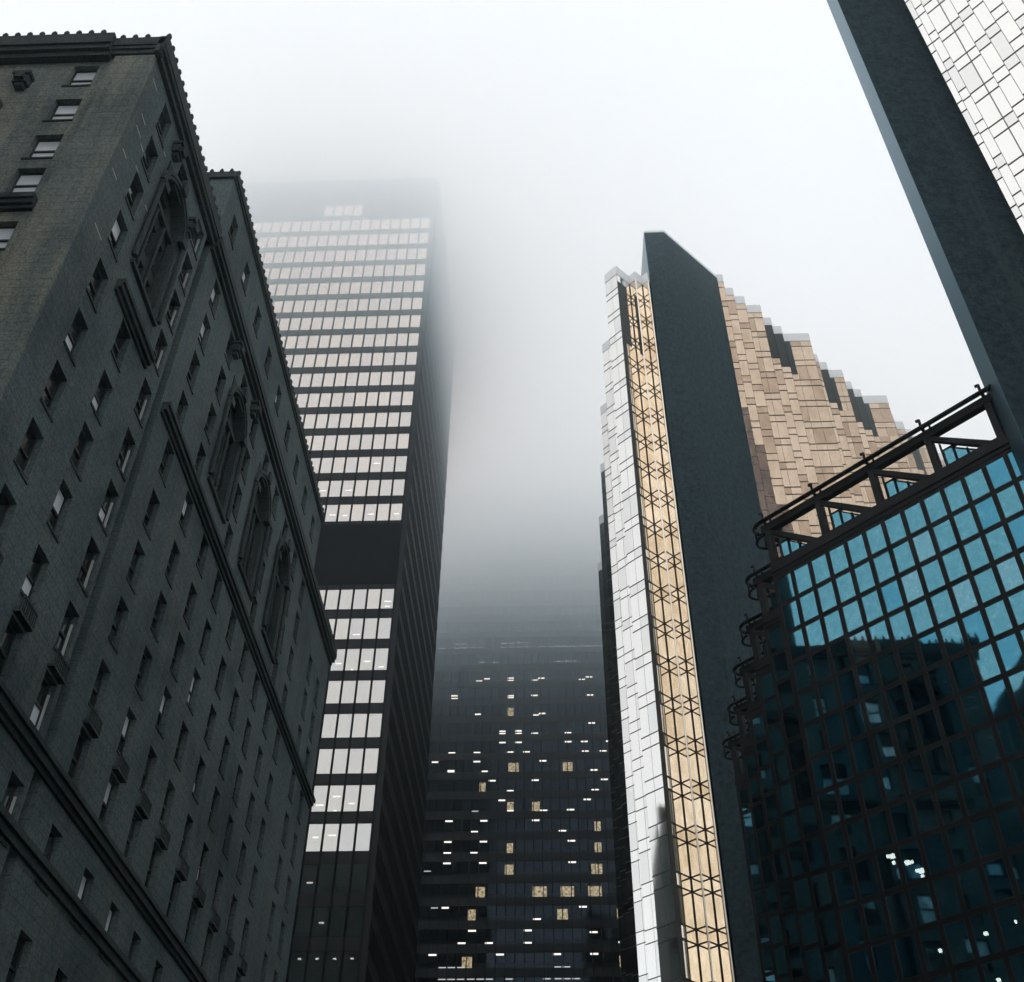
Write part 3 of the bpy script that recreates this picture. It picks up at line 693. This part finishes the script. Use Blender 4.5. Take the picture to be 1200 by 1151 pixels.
# ------------------------------------------------------------------ glass atrium
atr = thing('glass_atrium', 'blue glass pavilion with black grid, roof truss and looped rooftop rails', 'building', (17, 47, 0))
KA = 59/60.; PWA, RH = 1.11*KA, 1.78*KA
z_ = lambda q: q*KA
ZT = z_(36.46)                                   # top of the first pane row
AT = [((11.78, 47.22), 14.7), ((11.92, 51.9), 3.4), ((12.08, 56.64), 3.4), ((12.21, 61.36), 3.4), ((12.35, 66.08), 3.4), ((12.49, 70.8), 3.4)]
panes = []
for i, (tp, L) in enumerate(AT):
    F = Face(tp[0], tp[1], 1, -1)
    off = .085
    fr = MB(); ga = MB()
    nc = int(L/PWA)+(1 if i else 0); nr = 21
    fr_w, fr_h = .20, .22
    for c in range(nc+1): F.slab(fr, c*PWA-fr_w/2+off, c*PWA+fr_w/2+off, -.18, .05, -CZ, ZT+1.1)
    for rr in range(nr): 
        zt = ZT-rr*RH
        F.slab(fr, 0, L, -.18, .045, zt, zt+fr_h)
        for c in range(nc):
            a, b = off+c*PWA+fr_w/2, off+(c+1)*PWA-fr_w/2
            panes.append((F, a, b, zt-RH+fr_h, zt))
            z0, z1 = zt-RH+fr_h, zt; g_ = .016
            F.slab(ga, a, a+g_, -.05, .056, z0, z1); F.slab(ga, b-g_, b, -.05, .056, z0, z1)
            F.slab(ga, a+g_, b-g_, -.05, .056, z0, z0+g_); F.slab(ga, a+g_, b-g_, -.05, .056, z1-g_, z1)
    F.slab(fr, 0, L, -.25, .08, ZT+fr_h-.01, z_(37.6))                           # deep eaves beam
    F.slab(fr, 0, L, -.25, .13, z_(36.95), z_(37.15))
    fr.build('frame', M['iron'], atr); ga.build('gasket', M['gasket'], atr)
    # roof truss: posts, top beam, diagonals, clerestory glass, rail
    tr = MB(); P = F.p
    F.slab(tr, -.15, L, -.3, .1, z_(39.84), z_(40.32))
    np_ = int(L/(3*PWA))+1
    for k in range(np_):
        t = k*3*PWA+.05
        F.slab(tr, t, t+.33, -.28, .08, z_(37.6), z_(39.84))
        F.slab(tr, t+.46, t+.52, -.5, -.35, z_(37.6), z_(39.5))
        if t+3.0 < L+.3:
            a, b = P(t+.33, .0, z_(39.85)), P(t+3*PWA-.55, .0, z_(37.6))
            mbv = [(t+.33, z_(39.55)), (t+3*PWA-.75, z_(37.6)), (t+3*PWA-.25, z_(37.6)), (t+.33, z_(39.88))]
            tr.hexa([P(mbv[0][0], -.2, mbv[0][1]), P(mbv[1][0], -.2, mbv[1][1]), P(mbv[1][0], .06, mbv[1][1]), P(mbv[0][0], .06, mbv[0][1]),
                     P(mbv[3][0], -.2, mbv[3][1]), P(mbv[2][0], -.2, mbv[2][1]), P(mbv[2][0], .06, mbv[2][1]), P(mbv[3][0], .06, mbv[3][1])])
            # three sloping-headed panes under the diagonal
            zz = lambda q: z_(39.55)+(q-(t+.33))*(z_(37.6)-z_(39.55))/(3*PWA-1.08)
            ts = [t+.62, t+1.16, t+1.78, t+3*PWA-.80]
            for j, (u0, u1) in enumerate(zip(ts, ts[1:])):
                gl = MB()
                u1_ = u1-.08 if j < 2 else u1
                h0, h1 = min(z_(38.8), zz(u0)-.06), min(z_(38.8), zz(u1_)-.06)
                if j == 2: h1 = z_(37.62)
                gl.poly([P(u0, -.26, z_(37.6)), P(u1_, -.26, z_(37.6)), P(u1_, -.26, max(h1, z_(37.61))), P(u0, -.26, h0)])
                gl.build('clerestory_pane', M['blue'], atr)
            F.slab(tr, t+.5, t+3*PWA-1.6, -.34, -.28, z_(38.75), z_(38.95))
            for u in ts[1:3]: F.slab(tr, u-.09, u+.01, -.30, -.2, z_(37.6), min(z_(38.8), zz(u)-.02))
            F.slab(tr, t+.55, t+.63, -.30, -.2, z_(37.6), z_(38.8))
    tr.build('roof_truss', M['iron'], atr)
    # rail with looped end, standing on pegs
    ra = MB()
    zc, rad = z_(40.46), .125
    pts = [P(L, .28, zc), P(.0, .28, zc)]
    for k in range(1, 12):                       # loop round the end and back along the return side
        th = math.pi*k/12
        pts.append(P(-.72*math.sin(th), .28-.62*(1-math.cos(th)), zc-.0*k))
    pts.append(P(.5, -.98, zc))
    for a, b in zip(pts, pts[1:]): ra.bar(a, b, rad, 10)
    lo = [(x, y, z-.95) for x, y, z in pts[1:]]
    for a, b in zip(lo, lo[1:]): ra.bar(a, b, .085, 10)
    for k in (3, 9): ra.bar(pts[k+1], lo[k], .06, 8)
    for k in range(np_):
        t = k*3*PWA+.2
        ra.bar(P(t, .28, zc-.02), P(t, .28, z_(41.0)), .075, 8); ra.bar(P(t, .28, zc), P(t, .0, z_(40.3)), .09, 8); ra.bar(P(t, .28, z_(40.97)), P(t-.16, .28, z_(41.0)), .08, 8)
        ra.bar(P(t+.35, .1, z_(40.3)), P(t+.35, .1, z_(40.75)), .06, 8)
    ra.build('rooftop_rail', M['iron'], atr, True)
    # return side, in shadow, facing away from the street
    if i+1 < len(AT):
        nx = AT[i+1][0]; c0 = tp[1]-tp[0]; vx = (nx[0]+nx[1]-c0)/2
        R_ = Face(vx, vx+c0, -1, -1); l2 = math.hypot(vx-tp[0], vx+c0-tp[1])
        mb = MB(); R_.slab(mb, 0, l2, -.2, 0, -CZ, z_(37.6)); R_.slab(mb, 0, l2, -.2, .05, z_(39.84), z_(40.3))
        mb.build('return_wall', M['iron'], atr)
def aarea(q):
    F, a, b, z0, z1 = q
    return seen_area([F.p(a, 0, z0), F.p(b, 0, z0), F.p(b, 0, z1), F.p(a, 0, z1)])
def covered(q):
    F, a, b, z0, z1 = q; s_ = screen(F.p((a+b)/2, 0, (z0+z1)/2))
    return s_ is None or s_[0] > 1165+(s_[1]-470)*.45
panes.sort(key=lambda q: -(0 if covered(q) or (q[0].o[1] > 50 and q[1] > 1.0) else aarea(q)))
for F, a, b, z0, z1 in panes[:100]:
    mb = MB(); F.quad(mb, a, b, .02, z0, z1, 0, .0035); mb.build('pane', random.choice((0, 0, 0, 1, 1, 2)) and BLUES[random.choice((1, 1, 2))] or BLUES[0], atr)
mb = MB()
for F, a, b, z0, z1 in panes[100:]: F.quad(mb, a, b, .02, z0, z1, 0, .0035)
o = mb.build('pane', M['blue'], atr); o['kind'] = 'stuff'
mb = MB(); FM = Face(11.78, 47.22, 1, -1); FM.slab(mb, 1.5, 14, -7.2, -7.0, -CZ, 36.2); FM.slab(mb, 1.5, 14, -7.0, -.3, 36.7, 36.2)
for k in range(8): FM.slab(mb, .5, 14, -7.0, -3.2, 4.2*k+1.5, 4.2*k+1.9)
mb.build('interior', M['backwall'], atr)
# lamps hanging inside
def lamp(px, py, size, back=1.6):
    d = RT*(px-600)-UP*(py-575.5)+FW*FPX; k = (59+back*1.414)/(d.x+d.y); q = d*k
    mb = MB(); s_ = size*1.05
    mb.hexa([(q.x-s_*.7, q.y, q.z-.1), (q.x, q.y-s_*.7, q.z-.1), (q.x+s_*.7, q.y, q.z-.1), (q.x, q.y+s_*.7, q.z-.1), (q.x-s_*.7, q.y, q.z+.02), (q.x, q.y-s_*.7, q.z+.02), (q.x+s_*.7, q.y, q.z+.02), (q.x, q.y+s_*.7, q.z+.02)])
    mb.build('ceiling_lamp', M['lamp'], atr)
M['lamp'] = emit('white_lamp', (1, .93, .82), 40.0)
for q in ((1045.5, 1002.5, .24), (1063.5, 1010, .22), (1079.5, 1019.5, .26), (1047, 1010, .10), (1081, 1026, .10), (1074, 1019.5, .08), (1040, 1002.5, .08), (1069, 1009, .07), (1101.5, 1113, .11), (1155, 1093, .13), (1062, 1148, .11), (1170, 1147.5, .12), (1190, 1079, .07), (1172, 1060, .05)): lamp(*q)

# ------------------------------------------------------------------ block across the side street, mirrored in the atrium glass
blk = thing('stone_office_block', 'plain dark stone block across the side street, seen only mirrored in blue glass', 'building', (-52, -30, 0))
BX, BY, BT = -26.0, 14.0, 59.0
mb = MB(); FBk = Face(BX, -66, 0, 1); FBn = Face(-80, BY, 1, 0)
hs = [(4+5*k, 5.6+5*k, 3+3.9*j, 5.4+3.9*j) for k in range(15) for j in range(12)]
holes_wall(mb, FBk, 0, 80, -CZ, BT, hs, .4)
mb.poly([(-80, BY, -CZ), (BX, BY, -CZ), (BX, BY, BT), (-80, BY, BT)][::-1]); mb.poly([(-80, -66, BT), (BX, -66, BT), (BX, BY, BT), (-80, BY, BT)])
mb.poly([(-80, -66, -CZ), (BX, -66, -CZ), (BX, -66, BT), (-80, -66, BT)])
FBk.slab(mb, 0, 80, .003, .8, BT-1.5, BT-.1)
mb.build('wall', M['block'], blk)
mb = MB()
for a, b, c_, d_ in hs: FBk.quad(mb, a, b, -.4, c_, d_)
o = mb.build('window', M['dimglass'], blk); o['kind'] = 'stuff'

# ------------------------------------------------------------------ low cloud: air that thickens upwards, swallowing the tower tops
HZ0, HZ1, DMAX = -CZ-1, 183.0, .084
m = bpy.data.materials.new('low_cloud_air'); m.use_nodes = True; t = m.node_tree; t.nodes.remove(t.nodes['Principled BSDF'])
pv = t.nodes.new('ShaderNodeVolumePrincipled'); pv.inputs['Absorption Color'].default_value = (1, 1, 1, 1); pv.inputs['Anisotropy'].default_value = .76
tc = nd(m, 'ShaderNodeTexCoord'); sx = nd(m, 'ShaderNodeSeparateXYZ'); ln(m, tc.outputs['Object'], sx.inputs[0])
mr = nd(m, 'ShaderNodeMapRange'); mr.inputs[1].default_value = HZ0+CZ; mr.inputs[2].default_value = HZ1+CZ
dip = nd(m, 'ShaderNodeMapRange'); dip.inputs[1].default_value = 32; dip.inputs[2].default_value = 80; dip.inputs[4].default_value = 24; ln(m, sx.outputs[0], dip.inputs[0])   # the cloud base sinks towards the east
zs_ = nd(m, 'ShaderNodeMath'); ln(m, sx.outputs[2], zs_.inputs[0]); ln(m, dip.outputs[0], zs_.inputs[1]); ln(m, zs_.outputs[0], mr.inputs[0])
AIR = [(HZ0, .00018), (92, .0004), (106, .0035), (118, .010), (128, .030), (138, .066), (150, .084), (162, .075), (172, .024), (HZ1, .014)]
dens = ramp(m, mr.outputs[0], [((z-HZ0)/(HZ1-HZ0), (dn/DMAX,)*3) for z, dn in AIR])
mu = nd(m, 'ShaderNodeMath'); mu.operation = 'MULTIPLY'; mu.inputs[1].default_value = DMAX; ln(m, dens, mu.inputs[0]); ln(m, mu.outputs[0], pv.inputs['Density'])
ln(m, ramp(m, mr.outputs[0], [(0, (.76, .935, 1)), ((130-HZ0)/(HZ1-HZ0), (.76, .935, 1)), ((148-HZ0)/(HZ1-HZ0), (.95, .985, 1))]), pv.inputs['Color'])
ln(m, pv.outputs[0], t.nodes['Material Output'].inputs['Volume'])
mb = MB(); mb.box(-320, 320, -220, 420, HZ0, HZ1)
hz = mb.build('haze', m); hz['kind'] = 'stuff'
S.cycles.volume_step_rate = 0.5; S.cycles.volume_max_steps = 256
